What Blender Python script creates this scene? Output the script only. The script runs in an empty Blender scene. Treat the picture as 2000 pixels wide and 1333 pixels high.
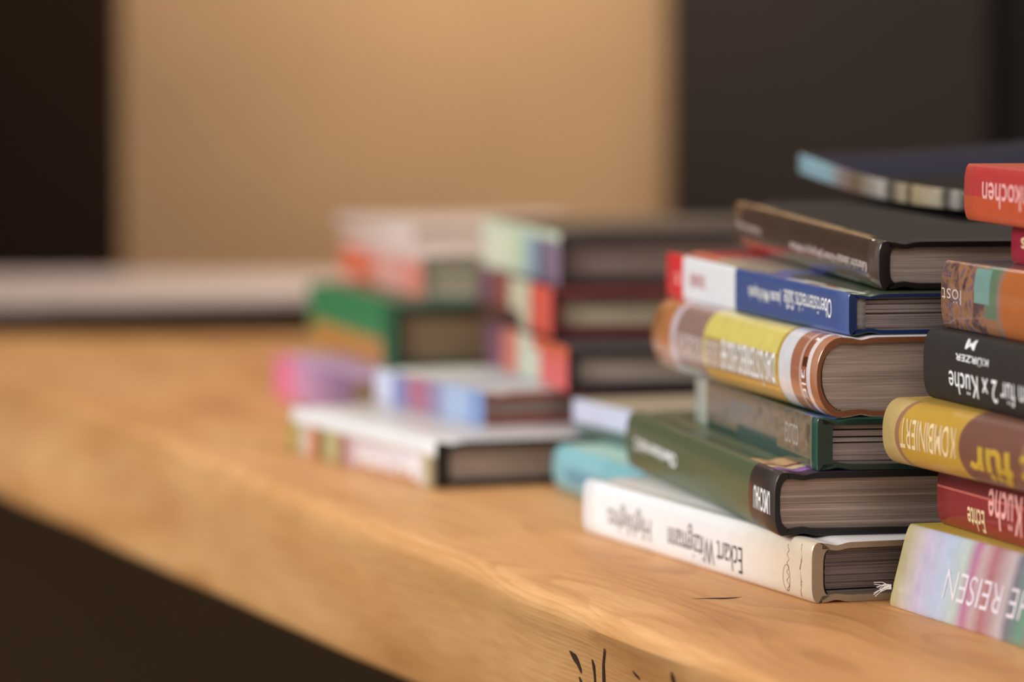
import bpy, bmesh, math, random
from mathutils import Vector, Matrix

random.seed(7)
sc = bpy.context.scene
COL = sc.collection

# ------------------------------------------------------------------ camera, world, lights, exposure
TABLE = 0.75                    # height of the bench top
CAM_H = TABLE + 0.228
F_PX = 8000.0                   # focal length in pixels of the 2000 x 1333 frame
HORIZON = 100.0
PITCH = math.atan((666.5 - HORIZON) / F_PX)
cam_d = bpy.data.cameras.new('camera')
cam = bpy.data.objects.new('camera', cam_d); COL.objects.link(cam)
cam.location = (0, 0, CAM_H)
cam.rotation_euler = (math.pi / 2 - PITCH, 0, 0)
cam_d.sensor_width = 36.0
cam_d.lens = F_PX / 2000 * 36.0
cam_d.clip_start = 0.05
cam_d.dof.use_dof = True
cam_d.dof.focus_distance = 1.69
cam_d.dof.aperture_fstop = 5.1
sc.camera = cam

w = bpy.data.worlds.new('room_air'); sc.world = w; w.use_nodes = True
bgn = w.node_tree.nodes['Background']
bgn.inputs[0].default_value = (1.0, 0.92, 0.87, 1); bgn.inputs[1].default_value = 0.50

def area(name, loc, target, size, size_y, power, col):
    l = bpy.data.lights.new(name, 'AREA'); l.shape = 'RECTANGLE'
    l.size = size; l.size_y = size_y; l.energy = power; l.color = col
    o = bpy.data.objects.new(name, l); COL.objects.link(o)
    o.location = loc
    o.rotation_euler = (Vector(target) - Vector(loc)).to_track_quat('-Z', 'Y').to_euler()
    return o
area('window_light', (-2.25, 1.15, 1.95), (0.1, 1.7, 0.8), 0.9, 1.1, 68, (0.90, 0.97, 1.0))
area('wall_fill_light', (0.13, 4.08, 1.6), (0.13, 4.6, 0.9), 0.2, 0.2, 6.5, (1.0, 0.88, 0.74))  # added light, no visible fitting; brightens the right of the beige wall
area('spine_glint_light', (-0.62, 3.95, 1.9), (0.1, 1.8, 0.8), 0.07, 0.07, 1.3, (1.0, 0.95, 0.88))  # small added light, placed to put a streak on the yellow spine
area('front_fill_light', (0.6, -0.2, 2.0), (0.1, 1.9, 0.8), 1.4, 1.0, 15, (1.0, 0.94, 0.90))  # added fill from behind the camera, lifts the page sides
area('overhead_fill_light', (0.6, 3.0, 2.8), (0.3, 3.0, 0.7), 0.7, 0.7, 14, (1.0, 0.84, 0.66))  # added warm fill from overhead, brightens the wall; no fitting in view

sc.view_settings.view_transform = 'Standard'
sc.view_settings.look = 'None'
sc.view_settings.gamma = 1.0
sc.view_settings.use_curve_mapping = False
sc.view_settings.exposure = 0.0

# ------------------------------------------------------------------ pixels of the photograph -> places in the room
def ray(px, py):
    cx = (px - 1000.0) / F_PX; cy = -(py - 666.5) / F_PX
    c, s = math.cos(PITCH), math.sin(PITCH)
    return Vector((cx, c + cy * s, -s + cy * c))
def at_h(px, py, h):             # point at height h above the bench
    d = ray(px, py); t = (TABLE + h - CAM_H) / d.z
    return Vector((d.x * t, d.y * t, TABLE + h))
def at_y(px, py, y):
    d = ray(px, py); t = y / d.y
    return Vector((d.x * t, y, CAM_H + d.z * t))
def proj(p):
    c, s = math.cos(PITCH), math.sin(PITCH)
    z = p[2] - CAM_H
    f = p[1] * c - z * s; u = p[1] * s + z * c
    return 1000 + F_PX * p[0] / f, 666.5 - F_PX * u / f

# ------------------------------------------------------------------ materials
def lin(c):
    if isinstance(c, (tuple, list)):
        r = []
        for v in c[:3]:
            v = v / 255.0
            r.append(v / 12.92 if v <= 0.04045 else ((v + 0.055) / 1.055) ** 2.4)
        return (r[0], r[1], r[2], 1.0)
def mat(name):
    m = bpy.data.materials.new(name); m.use_nodes = True
    return m, m.node_tree, m.node_tree.nodes['Principled BSDF']
def math_node(nt, op, a, b=None, clamp=False):
    n = nt.nodes.new('ShaderNodeMath'); n.operation = op; n.use_clamp = clamp
    for i, v in enumerate((a, b)):
        if v is None: continue
        if isinstance(v, (int, float)): n.inputs[i].default_value = v
        else: nt.links.new(v, n.inputs[i])
    return n.outputs[0]
def mix_col(nt, fac, a, b, mode='MIX'):
    n = nt.nodes.new('ShaderNodeMix'); n.data_type = 'RGBA'; n.blend_type = mode
    for idx, v in ((0, fac), (6, a), (7, b)):
        if isinstance(v, (int, float, tuple)): n.inputs[idx].default_value = v
        else: nt.links.new(v, n.inputs[idx])
    return n.outputs[2]
def ramp(nt, fac, stops, interp='LINEAR'):
    n = nt.nodes.new('ShaderNodeValToRGB'); n.color_ramp.interpolation = interp
    e = n.color_ramp.elements
    while len(e) > 1: e.remove(e[-1])
    e[0].position = stops[0][0]; e[0].color = lin(stops[0][1])
    for p, c in stops[1:]:
        k = e.new(max(0, min(1, p))); k.color = lin(c)
    nt.links.new(fac, n.inputs[0])
    return n.outputs[0]
def noise(nt, vec, scale, detail=2, rough=0.5, dist=0.0):
    n = nt.nodes.new('ShaderNodeTexNoise'); n.inputs['Scale'].default_value = scale
    n.inputs['Detail'].default_value = detail; n.inputs['Roughness'].default_value = rough
    n.inputs['Distortion'].default_value = dist
    if vec is not None: nt.links.new(vec, n.inputs['Vector'])
    return n.outputs[0]
def mapping(nt, vec, scale=(1, 1, 1), loc=(0, 0, 0), rot=(0, 0, 0)):
    n = nt.nodes.new('ShaderNodeMapping')
    n.inputs['Scale'].default_value = scale; n.inputs['Location'].default_value = loc
    n.inputs['Rotation'].default_value = rot
    nt.links.new(vec, n.inputs[0]); return n.outputs[0]
def bump(nt, b, h, strength, dist):
    n = nt.nodes.new('ShaderNodeBump'); n.inputs['Strength'].default_value = strength
    n.inputs['Distance'].default_value = dist
    nt.links.new(h, n.inputs['Height']); nt.links.new(n.outputs[0], b.inputs['Normal'])

def plain(name, col, rough=0.5, spec=0.4, coat=0.0, var=0.06):
    m, nt, b = mat(name)
    tc = nt.nodes.new('ShaderNodeTexCoord')
    n = noise(nt, tc.outputs['Object'], 60, 3)
    d = tuple(max(0, c * (1 - var)) for c in col); l = tuple(min(255, c * (1 + var)) for c in col)
    nt.links.new(ramp(nt, n, [(0.3, d), (0.7, l)]), b.inputs['Base Color'])
    b.inputs['Roughness'].default_value = rough
    b.inputs['Specular IOR Level'].default_value = spec
    b.inputs['Coat Weight'].default_value = coat; b.inputs['Coat Roughness'].default_value = 0.12
    return m

def printed(name, bands, rects=(), photo=None, rough=0.4, coat=0.0, interp='CONSTANT', wear=0.05, curve=0.0, spec=0.5):
    """bands: colour changes along the spine (0 near, 1 far); rects: (u0,u1,v0,v1,colour);
       photo: (scale_u, scale_v, [(pos, colour)..], u0, u1, v0, v1) a blotchy picture print"""
    m, nt, b = mat(name)
    uv = nt.nodes.new('ShaderNodeUVMap'); uv.uv_map = 'UVMap'
    sep = nt.nodes.new('ShaderNodeSeparateXYZ'); nt.links.new(uv.outputs[0], sep.inputs[0])
    u, v = sep.outputs[0], sep.outputs[1]
    if curve:
        vv = math_node(nt, 'SUBTRACT', v, 0.5)
        uu = math_node(nt, 'ADD', u, math_node(nt, 'MULTIPLY', math_node(nt, 'MULTIPLY', vv, vv), curve))
    else: uu = u
    c = ramp(nt, uu, bands, interp) if len(bands) > 1 else None
    if c is None:
        rgb = nt.nodes.new('ShaderNodeRGB'); rgb.outputs[0].default_value = lin(bands[0][1]); c = rgb.outputs[0]
    def box(u0, u1, v0, v1):
        a = math_node(nt, 'MULTIPLY', math_node(nt, 'GREATER_THAN', u, u0), math_node(nt, 'LESS_THAN', u, u1))
        d = math_node(nt, 'MULTIPLY', math_node(nt, 'GREATER_THAN', v, v0), math_node(nt, 'LESS_THAN', v, v1))
        return math_node(nt, 'MULTIPLY', a, d)
    if photo:
        su, sv, stops, u0, u1, v0, v1 = photo
        n = noise(nt, mapping(nt, uv.outputs[0], (su, sv, 1)), 1.0, 3, 0.55, 0.3)
        c = mix_col(nt, box(u0, u1, v0, v1), c, ramp(nt, n, stops))
    for (u0, u1, v0, v1, col) in rects:
        c = mix_col(nt, box(u0, u1, v0, v1), c, lin(col))
    n = noise(nt, mapping(nt, uv.outputs[0], (30, 4, 1)), 1.0, 4, 0.6)
    c = mix_col(nt, 1.0, c, ramp(nt, n, [(0.25, (255 * (1 - wear),) * 3), (0.7, (255, 255, 255))]), 'MULTIPLY')
    nt.links.new(c, b.inputs['Base Color'])
    b.inputs['Roughness'].default_value = rough
    b.inputs['Specular IOR Level'].default_value = spec
    b.inputs['Coat Weight'].default_value = coat; b.inputs['Coat Roughness'].default_value = 0.1
    n2 = noise(nt, mapping(nt, uv.outputs[0], (60, 6, 1)), 1.0, 3)
    bump(nt, b, n2, 0.25, 0.0006)
    return m

def paper(name, col=(150, 128, 110), band=None):
    m, nt, b = mat(name)
    tc = nt.nodes.new('ShaderNodeTexCoord')
    o = tc.outputs['Object']
    n = noise(nt, mapping(nt, o, (25, 25, 2600)), 1.0, 2, 0.7)
    n1 = noise(nt, mapping(nt, o, (6, 6, 420)), 1.0, 2, 0.6)
    d = tuple(c * 0.80 for c in col); l = tuple(min(255, c * 1.08) for c in col)
    c = ramp(nt, n, [(0.3, d), (0.65, l)])
    c = mix_col(nt, 0.8, c, ramp(nt, n1, [(0.3, (200, 195, 190)), (0.6, (255, 255, 255))]), 'MULTIPLY')
    if band:
        sep = nt.nodes.new('ShaderNodeSeparateXYZ'); nt.links.new(o, sep.inputs[0])
        q = math_node(nt, 'FRACT', math_node(nt, 'DIVIDE', sep.outputs[2], band))
        c = mix_col(nt, ramp(nt, q, [(0.0, (200,) * 3), (0.12, (0, 0, 0)), (0.9, (0, 0, 0)), (1.0, (200,) * 3)]), c, lin(tuple(min(255, k * 1.3) for k in col)))
    nt.links.new(c, b.inputs['Base Color'])
    b.inputs['Roughness'].default_value = 0.85; b.inputs['Specular IOR Level'].default_value = 0.15
    bump(nt, b, n, 0.35, 0.0004)
    return m

PAPER_COOL = paper('cool_paper', (178, 166, 162))
PAPER_WARM = paper('warm_paper', (190, 174, 162))
PAPER_BAND = paper('banded_paper', (176, 158, 146), 0.0055)
PAPER_CREAM = paper('cream_paper', (200, 186, 160))
PAPER_DARK = paper('dark_paper', (138, 128, 124))

# ------------------------------------------------------------------ object helpers
def link_mesh(name, bm, mats, parent=None, smooth=True):
    me = bpy.data.meshes.new(name)
    bm.to_mesh(me); bm.free()
    for m in mats: me.materials.append(m)
    if smooth:
        for p in me.polygons: p.use_smooth = True
    o = bpy.data.objects.new(name, me); COL.objects.link(o)
    if parent is not None: o.parent = parent
    return o
def auto_smooth(o, ang=35):
    me = o.data
    me.set_sharp_from_angle(angle=math.radians(ang))
def tag(o, label=None, cat=None, group=None, kind=None):
    if label: o['label'] = label
    if cat: o['category'] = cat
    if group: o['group'] = group
    if kind: o['kind'] = kind
def box_bm(bm, x0, x1, y0, y1, z0, z1, mi=0):
    vs = [bm.verts.new(p) for p in ((x0, y0, z0), (x1, y0, z0), (x1, y1, z0), (x0, y1, z0), (x0, y0, z1), (x1, y0, z1), (x1, y1, z1), (x0, y1, z1))]
    for q in ((0, 3, 2, 1), (4, 5, 6, 7), (0, 1, 5, 4), (1, 2, 6, 5), (2, 3, 7, 6), (3, 0, 4, 7)):
        f = bm.faces.new([vs[k] for k in q]); f.material_index = mi

def text_mesh(body, bold=0.0):
    cu = bpy.data.curves.new('lettering', 'FONT'); cu.body = body; cu.size = 1.0; cu.resolution_u = 4
    cu.offset = bold
    o = bpy.data.objects.new('lettering', cu); COL.objects.link(o)
    dg = bpy.context.evaluated_depsgraph_get(); dg.update()
    me = bpy.data.meshes.new_from_object(o.evaluated_get(dg))
    bpy.data.objects.remove(o); bpy.data.curves.remove(cu)
    return me

class Spine:
    """cross-section of a spine: t = height fraction -> (w, h)"""
    def __init__(s, T, b, p, lean): s.T, s.b, s.p, s.lean = T, b, p, lean
    def f(s, t): return max(0.0, 1 - abs(2 * t - 1) ** s.p) ** 0.5
    def w(s, t): return -s.b * s.f(t) + s.lean * t

def add_lettering(bm, spine, body, s0, s1, t0, t1, mi, bold=0.0, flip=True, vert=False):
    """letters run from s0 to s1 along the spine, tops towards t0 when flipped (the books lie face down)"""
    me = text_mesh(body, bold)
    tb = bmesh.new(); tb.from_mesh(me); bpy.data.meshes.remove(me)
    xs = [v.co.x for v in tb.verts]; ys = [v.co.y for v in tb.verts]
    if not xs: tb.free(); return
    x0, x1, y0, y1 = min(xs), max(xs), min(ys), max(ys)
    if spine.b > 0.001 and vert:
        for k in range(1, 12):
            xx = x0 + (x1 - x0) * k / 12
            bmesh.ops.bisect_plane(tb, geom=tb.verts[:] + tb.edges[:] + tb.faces[:], plane_co=(xx, 0, 0), plane_no=(1, 0, 0))
    elif spine.b > 0.001:
        for k in range(1, 8):
            yy = y0 + (y1 - y0) * k / 8
            bmesh.ops.bisect_plane(tb, geom=tb.verts[:] + tb.edges[:] + tb.faces[:], plane_co=(0, yy, 0), plane_no=(0, 1, 0))
    vm = {}
    for v in tb.verts:
        a = (v.co.x - x0) / (x1 - x0); c = (v.co.y - y0) / (y1 - y0)
        s = s0 + (s1 - s0) * a; t = (t1 - (t1 - t0) * c) if flip else (t0 + (t1 - t0) * c)
        if vert: s = s0 + (s1 - s0) * c; t = t0 + (t1 - t0) * a
        vm[v] = bm.verts.new((spine.w(t) - 0.00022, s, spine.T * t))
    for f in tb.faces:
        try:
            g = bm.faces.new([vm[v] for v in f.verts]); g.material_index = mi
        except ValueError: pass
    tb.free()

def make_book(name, origin, heading, L, W, T, spine_mat, top_mat, bot_mat=None, edge_mat=None, bulge=0.0015, power=6,
              lean=0.0, tb=0.0024, ts=0.0016, groove=True, pages=PAPER_WARM, layers=34, rough_pages=0.0006, gap=0.0,
              texts=(), headband=None, rise=(0, 0), label='', group=None, roll=0.0, bend=None, inset=0.0032, cat='book'):
    """origin: world place of the near bottom corner of the spine; x = across the pages, y = along the spine"""
    a = math.radians(heading)
    root = bpy.data.objects.new(name, None); COL.objects.link(root)
    root.empty_display_size = 0.02
    root.location = origin; root.rotation_euler = (0, 0, a)
    tag(root, label, cat, group or GROUP)
    sp = Spine(T, bulge, power, lean)
    bot_mat = bot_mat or top_mat; edge_mat = edge_mat or top_mat
    def defo(x, y, z):
        t = z / T; u = y / L
        z2 = z + u * (rise[0] * (1 - t) + rise[1] * t) + roll * x
        if bend: z2 += bend(x / W, u)
        return (x, y, z2)
    # outline of the case, from the lower board's edge round the spine to the upper board's edge
    prof = []           # (w, h, w_in, h_in, slot, v)
    nb = [1.0, 0.5, 0.12]
    g = 0.0011 if groove else 0.0
    def lo(wv, dip=0.0): return (wv, dip, wv, tb + dip * 0.6)
    jw = 0.0035
    def dip(wv):
        if not groove: return 0.0
        q = (wv - 0.0085) / jw
        return g * math.exp(-q * q)
    ws = [W, W * 0.6, W * 0.3, W * 0.15, 0.022, 0.015, 0.0125, 0.0105, 0.0085, 0.0065, 0.0045, 0.002]
    for wv in ws: prof.append((wv, dip(wv), wv, tb + dip(wv) * 0.7, 2, wv / W))
    NS = 22
    for k in range(NS + 1):
        t = 0.5 - 0.5 * math.cos(math.pi * k / NS)
        wi = -bulge * sp.f(t) + lean * t + ts + (0.0 if 0 < k < NS else 0.0)
        prof.append((sp.w(t), T * t, wi, tb + (T - 2 * tb) * t, 0, t))
    for wv in reversed(ws): prof.append((wv + lean, T - dip(wv), wv + lean, T - tb - dip(wv) * 0.7, 1, wv / W))
    ys = [0, 0.0006] + [L * k / 14 for k in range(1, 14)] + [L - 0.0006, L]
    bm = bmesh.new(); uvl = bm.loops.layers.uv.new('UVMap')
    n = len(prof)
    ins = 0.0005
    outer, inner = [], []
    for j, y in enumerate(ys):
        e = ins if j in (0, len(ys) - 1) else 0.0
        ro, ri = [], []
        for (wv, h, wi, hi, sl, v) in prof:
            dx, dz = wi - wv, hi - h; d = math.hypot(dx, dz) or 1
            ro.append(bm.verts.new((wv + dx / d * e, y, h + dz / d * e)))
            ri.append(bm.verts.new((wi, y, hi)))
        outer.append(ro); inner.append(ri)
    def setuv(f, data):
        for l, (uu, vv) in zip(f.loops, data): l[uvl].uv = (uu, vv)
    for j in range(len(ys) - 1):
        u0, u1 = ys[j] / L, ys[j + 1] / L
        for i in range(n - 1):
            sl = 0 if (prof[i][4] == 0 and prof[i + 1][4] == 0) else (prof[i][4] or prof[i + 1][4])
            va, vb = prof[i][5], prof[i + 1][5]
            if sl and prof[i][4] == 0: va = 0.0
            if sl and prof[i + 1][4] == 0: vb = 0.0
            f = bm.faces.new((outer[j][i], outer[j + 1][i], outer[j + 1][i + 1], outer[j][i + 1])); f.material_index = sl
            setuv(f, ((u0, va), (u1, va), (u1, vb), (u0, vb)))
            f = bm.faces.new((inner[j][i], inner[j][i + 1], inner[j + 1][i + 1], inner[j + 1][i])); f.material_index = 3
        for i in (0, n - 1):
            q = (outer[j][i], inner[j][i], inner[j + 1][i], outer[j + 1][i]) if i == 0 else (outer[j][i], outer[j + 1][i], inner[j + 1][i], inner[j][i])
            f = bm.faces.new(q); f.material_index = 3
    for j in (0, len(ys) - 1):
        for i in range(n - 1):
            q = (outer[j][i], outer[j][i + 1], inner[j][i + 1], inner[j][i])
            f = bm.faces.new(q if j == 0 else q[::-1]); f.material_index = 3
    mats = [spine_mat, top_mat, bot_mat, edge_mat]
    for tx in texts:
        m = tx['mat']
        if m not in mats: mats.append(m)
        add_lettering(bm, sp, tx['s'], tx['u'][0] * L, tx['u'][1] * L, tx['t'][0], tx['t'][1], mats.index(m), tx.get('bold', 0.0), tx.get('flip', True), tx.get('vert', False))
    for v in bm.verts: v.co = defo(*v.co)
    c = link_mesh('cover', bm, mats, root); auto_smooth(c, 40)
    # page block, thin leaves bundled
    bm = bmesh.new()
    rnd = random.Random(sum(ord(ch) for ch in label))
    h0, h1 = tb, T - tb
    for k in range(layers):
        ta, tbb = k / layers, (k + 1) / layers
        tm = (ta + tbb) / 2
        wa = -bulge * sp.f(tm) * 0.92 + lean * tm + ts + 0.0007
        we = W - 0.0035 - bulge * 0.5 * sp.f(tm) + lean * tm
        rec = inset + rnd.random() * rough_pages
        if gap and rnd.random() < gap: rec += 0.004 + rnd.random() * 0.004
        za, zb = h0 + (h1 - h0) * ta, h0 + (h1 - h0) * tbb
        rr = [0, .143, .286, .429, .571, .714, .857, 1]
        prev = None
        for q in rr:
            y = rec + (L - 2 * rec) * q
            vs = [bm.verts.new(defo(*p)) for p in ((wa, y, za), (W * .15, y, za), (W * .3, y, za), (W * .6, y, za), (we, y, za), (we, y, zb), (W * .6, y, zb), (W * .3, y, zb), (W * .15, y, zb), (wa, y, zb))]
            if prev:
                for i in range(10): bm.faces.new((prev[i], vs[i], vs[(i + 1) % 10], prev[(i + 1) % 10]))
            if q == 0: bm.faces.new(vs)
            if q == 1: bm.faces.new(vs[::-1])
            prev = vs
    bmesh.ops.recalc_face_normals(bm, faces=bm.faces[:])
    link_mesh('page_block', bm, [pages], root, smooth=False)
    if headband:
        bm = bmesh.new()
        bands = []
        for end in (0,):
            y0 = inset - 0.0016 if end == 0 else L - inset + 0.0016
            y1 = inset + 0.002 if end == 0 else L - inset - 0.002
            prev = None
            for k in range(13):
                t = 0.03 + 0.94 * k / 12
                wa = -bulge * sp.f(t) * 0.96 + lean * t + ts
                hh = tb + (T - 2 * tb) * t
                wob = 0.0004 * math.sin(k * 2.4)
                wd = 0.0020 if headband[1] is None else headband[1]
                vs = [bm.verts.new(defo(*p)) for p in ((wa, y0 + wob, hh), (wa + wd, y0 + wob, hh), (wa + wd, y1, hh), (wa, y1, hh))]
                if prev:
                    for i in range(4): bm.faces.new((prev[i], vs[i], vs[(i + 1) % 4], prev[(i + 1) % 4]))
                else: bm.faces.new(vs)
                prev = vs
            bm.faces.new(prev[::-1])
        bmesh.ops.recalc_face_normals(bm, faces=bm.faces[:])
        link_mesh('headband', bm, [headband[0]], root)
    return root

class Lay:
    """a book's place, for reading positions along its spine off the photograph"""
    def __init__(s, origin, heading, L, T, b=0.0):
        s.o, s.a, s.L, s.T, s.b = origin, math.radians(heading), L, T, b
    def u(s, px, h=0.5):
        lo, hi = -0.3, 1.3
        def xx(u):
            p = s.o + Vector((-math.sin(s.a), math.cos(s.a), 0)) * (u * s.L) + Vector((math.cos(s.a), math.sin(s.a), 0)) * (-s.b) + Vector((0, 0, s.T * h))
            return proj(p)[0]
        for _ in range(50):
            m = (lo + hi) / 2
            if xx(m) > px: lo = m
            else: hi = m
        return (lo + hi) / 2
def fit(o, L, px, py=None, b=0.0, T=0.0):
    """turn of a book about its near corner so that its far end falls at px; rise of the far end to meet py"""
    lo, hi = -10.0, 45.0
    for _ in range(50):
        m = (lo + hi) / 2; a = math.radians(m)
        p = o + Vector((-math.sin(a), math.cos(a), 0)) * L - Vector((math.cos(a), math.sin(a), 0)) * b + Vector((0, 0, T))
        if proj(p)[0] > px: lo = m
        else: hi = m
    r = 0.0 if py is None else (proj(p)[1] - py) * p.y / F_PX
    return m, r
def from_far(px, py, h, heading, L, y=None):
    p = at_h(px, py, h)
    if y is not None:
        q = at_y(px, py, y); p = Vector((q.x, y, TABLE + h))
    a = math.radians(heading)
    return p - Vector((-math.sin(a), math.cos(a), 0)) * L

# ------------------------------------------------------------------ the room
def wall_material(name, col, rough=0.8, scale=3.0, var=0.05):
    m, nt, b = mat(name)
    tc = nt.nodes.new('ShaderNodeTexCoord')
    n = noise(nt, tc.outputs['Object'], scale, 4, 0.5)
    nt.links.new(ramp(nt, n, [(0.3, tuple(c * (1 - var) for c in col)), (0.7, tuple(min(255, c * (1 + var)) for c in col))]), b.inputs['Base Color'])
    b.inputs['Roughness'].default_value = rough; b.inputs['Specular IOR Level'].default_value = 0.2
    n2 = noise(nt, tc.outputs['Object'], 220, 3)
    bump(nt, b, n2, 0.15, 0.002)
    return m
M_WALL = wall_material('beige_plaster', (192, 156, 118))
M_PILLAR = wall_material('charcoal_plaster', (42, 34, 30))
M_RECESS = wall_material('near_black_panel', (22, 17, 14))
M_FLOOR = wall_material('brown_floor', (70, 48, 30), 0.6)
M_PANEL = wall_material('dark_wood_panel', (38, 20, 5), 0.7)
M_FRONT = wall_material('brown_front', (70, 52, 33), 0.8)
M_LEDGE = plain('pale_grey_laminate', (226, 210, 206), 0.5)

def struct_box(name, x0, x1, y0, y1, z0, z1, m, label=None):
    bm = bmesh.new(); box_bm(bm, x0, x1, y0, y1, z0, z1)
    o = link_mesh(name, bm, [m], None, False); o['kind'] = 'structure'
    if label: o['label'] = label
    return o
WALL_Y = 4.60
struct_box('wall_shade_blocker', -0.74, -0.64, 3.3, WALL_Y - 0.01, TABLE + 0.001, 3.0, M_PANEL, 'unseen dark partition added to shade the left of the back wall')  # out of view, added to block window light and grade the wall
struct_box('floor', -3.6, 3.6, -1.2, WALL_Y + 0.2, -0.05, 0.0, M_FLOOR, 'dark brown floor')
xl = at_y(238, 300, WALL_Y).x
struct_box('wall_back', xl, 3.6, WALL_Y, WALL_Y + 0.12, 0.0, 3.0, M_WALL, 'beige plastered back wall')
struct_box('wall_left', -3.6, xl, WALL_Y - 0.004, WALL_Y + 0.12, 0.0, 3.0, M_PANEL, 'dark brown wood panelled wall at far left')
px0, px1 = at_y(1314, 300, 4.46).x, at_y(1924, 300, 4.46).x
struct_box('wall_right', px0, px1, 4.46, WALL_Y, 0.0, 3.0, M_PILLAR, 'charcoal grey pillar behind the near books')
struct_box('wall_corner', px1, 3.6, 4.50, WALL_Y, 0.0, 3.0, M_RECESS, 'nearly black wall right of the grey pillar')

# pale counter along the back wall
cnt = bpy.data.objects.new('counter', None); COL.objects.link(cnt)
tag(cnt, 'pale grey counter with dark front along the back wall', 'counter')
fl, fr = at_h(-400, 604, 0.0), at_h(560, 577, 0.0)
dirx = (fr - fl) / (fr.x - fl.x)
a0 = fl + dirx * (-2.2 - fl.x); a1 = fl + dirx * (0.05 - fl.x)
def prism(poly, z0, z1, m, name, parent):
    bm = bmesh.new()
    lo = [bm.verts.new((x, y, z0)) for x, y in poly]; hi = [bm.verts.new((x, y, z1)) for x, y in poly]
    bm.faces.new(lo[::-1]); bm.faces.new(hi)
    k = len(poly)
    for i in range(k): bm.faces.new((lo[i], lo[(i + 1) % k], hi[(i + 1) % k], hi[i]))
    bmesh.ops.recalc_face_normals(bm, faces=bm.faces[:])
    return link_mesh(name, bm, [m], parent, False)
cy = 4.19
prism([(a0.x, a0.y), (a1.x, a1.y), (1.4, a1.y + 0.06), (1.4, cy), (-2.2, cy)], TABLE - 0.006, TABLE, M_LEDGE, 'counter_top', cnt)
prism([(a0.x, a0.y + 0.004), (a1.x, a1.y + 0.004), (1.4, a1.y + 0.064), (1.4, cy), (-2.2, cy)], 0.0, TABLE - 0.006, M_FRONT, 'front_panel', cnt)
prism([(-2.2, cy), (1.4, cy), (1.4, 4.198), (-2.2, 4.198)], 0.0, TABLE, M_LEDGE, 'back_panel', cnt)

# ------------------------------------------------------------------ the wooden bench
E0 = at_h(0, 735, 0.0); E1 = at_h(1450, 1315, 0.0)
edir = (E0 - E1).normalized(); edir.z = 0
ea = math.atan2(-edir.x, edir.y)
def wood_mat(name='oiled_wood'):
    m, nt, b = mat(name)
    tc = nt.nodes.new('ShaderNodeTexCoord'); o = tc.outputs['Object']
    # growth rings: cylinders along the slab, pushed about by slow noise
    nl = nt.nodes.new('ShaderNodeTexNoise'); nl.inputs['Scale'].default_value = 1.0; nl.inputs['Detail'].default_value = 2.0
    nt.links.new(mapping(nt, o, (6, 1.5, 6)), nl.inputs['Vector'])
    off = nt.nodes.new('ShaderNodeVectorMath'); off.operation = 'MULTIPLY_ADD'
    nt.links.new(nl.outputs['Color'], off.inputs[0]); off.inputs[1].default_value = (0.085, 0.0, 0.085)
    nt.links.new(mapping(nt, o, (1, 0.06, 1), (-0.10, 0, -0.62)), off.inputs[2])
    sep = nt.nodes.new('ShaderNodeSeparateXYZ'); nt.links.new(off.outputs[0], sep.inputs[0])
    r = math_node(nt, 'SQRT', math_node(nt, 'ADD', math_node(nt, 'MULTIPLY', sep.outputs[0], sep.outputs[0]), math_node(nt, 'MULTIPLY', sep.outputs[2], sep.outputs[2])))
    ring = math_node(nt, 'FRACT', math_node(nt, 'MULTIPLY', r, 420.0))
    fine = noise(nt, mapping(nt, o, (420, 26, 420)), 1.0, 3, 0.6)
    broad = noise(nt, mapping(nt, o, (14, 3.0, 14), (3, 1, 2)), 1.0, 2, 0.5, 0.6)
    base = ramp(nt, broad, [(0.28, (190, 132, 78)), (0.44, (214, 156, 98)), (0.6, (228, 174, 116)), (0.75, (202, 144, 88))])
    rings = ramp(nt, ring, [(0.0, (255, 255, 255)), (0.55, (244, 236, 226)), (0.85, (212, 192, 168)), (0.97, (200, 176, 148)), (1.0, (255, 255, 255))])
    msk = noise(nt, mapping(nt, o, (7, 3, 7), (5, 2, 0)), 1.0, 2)
    c = mix_col(nt, ramp(nt, msk, [(0.36, (80, 80, 80)), (0.56, (185, 185, 185))]), base, rings, 'MULTIPLY')
    c = mix_col(nt, 0.5, c, ramp(nt, fine, [(0.3, (222, 205, 185)), (0.6, (255, 255, 255))]), 'MULTIPLY')
    nt.links.new(c, b.inputs['Base Color'])
    b.inputs['Roughness'].default_value = 0.48; b.inputs['Specular IOR Level'].default_value = 0.35
    bump(nt, b, math_node(nt, 'ADD', math_node(nt, 'MULTIPLY', ring, 0.5), fine), 0.25, 0.0006)
    return m
M_WOOD = wood_mat()
M_CRACK = plain('dark_crack', (66, 48, 36), 0.9, 0.1)
bench = bpy.data.objects.new('wooden_bench', None); COL.objects.link(bench)
bench.location = (E1.x, E1.y, 0); bench.rotation_euler = (0, 0, ea)
tag(bench, 'thick oiled wood slab bench with a rounded front edge carrying all the book stacks', 'bench')
inv = Matrix.Rotation(-ea, 4, 'Z') @ Matrix.Translation((-E1.x, -E1.y, 0))
BACK = at_h(300, 655, 0.0).y
THICK = 0.075
def edge_x(y):       # slight natural wander of the front edge (local)
    return 0.0016 * math.sin(y * 7.1) + 0.0012 * math.sin(y * 17.0 + 1) + 0.0006 * math.sin(y * 41)
B0 = at_h(790, 1333, -THICK); B1 = at_h(0, 975, -THICK)
b0 = inv @ B0; b1 = inv @ B1
bm = bmesh.new()
y_near = -1.05
NY = 110
rows = []
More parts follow.
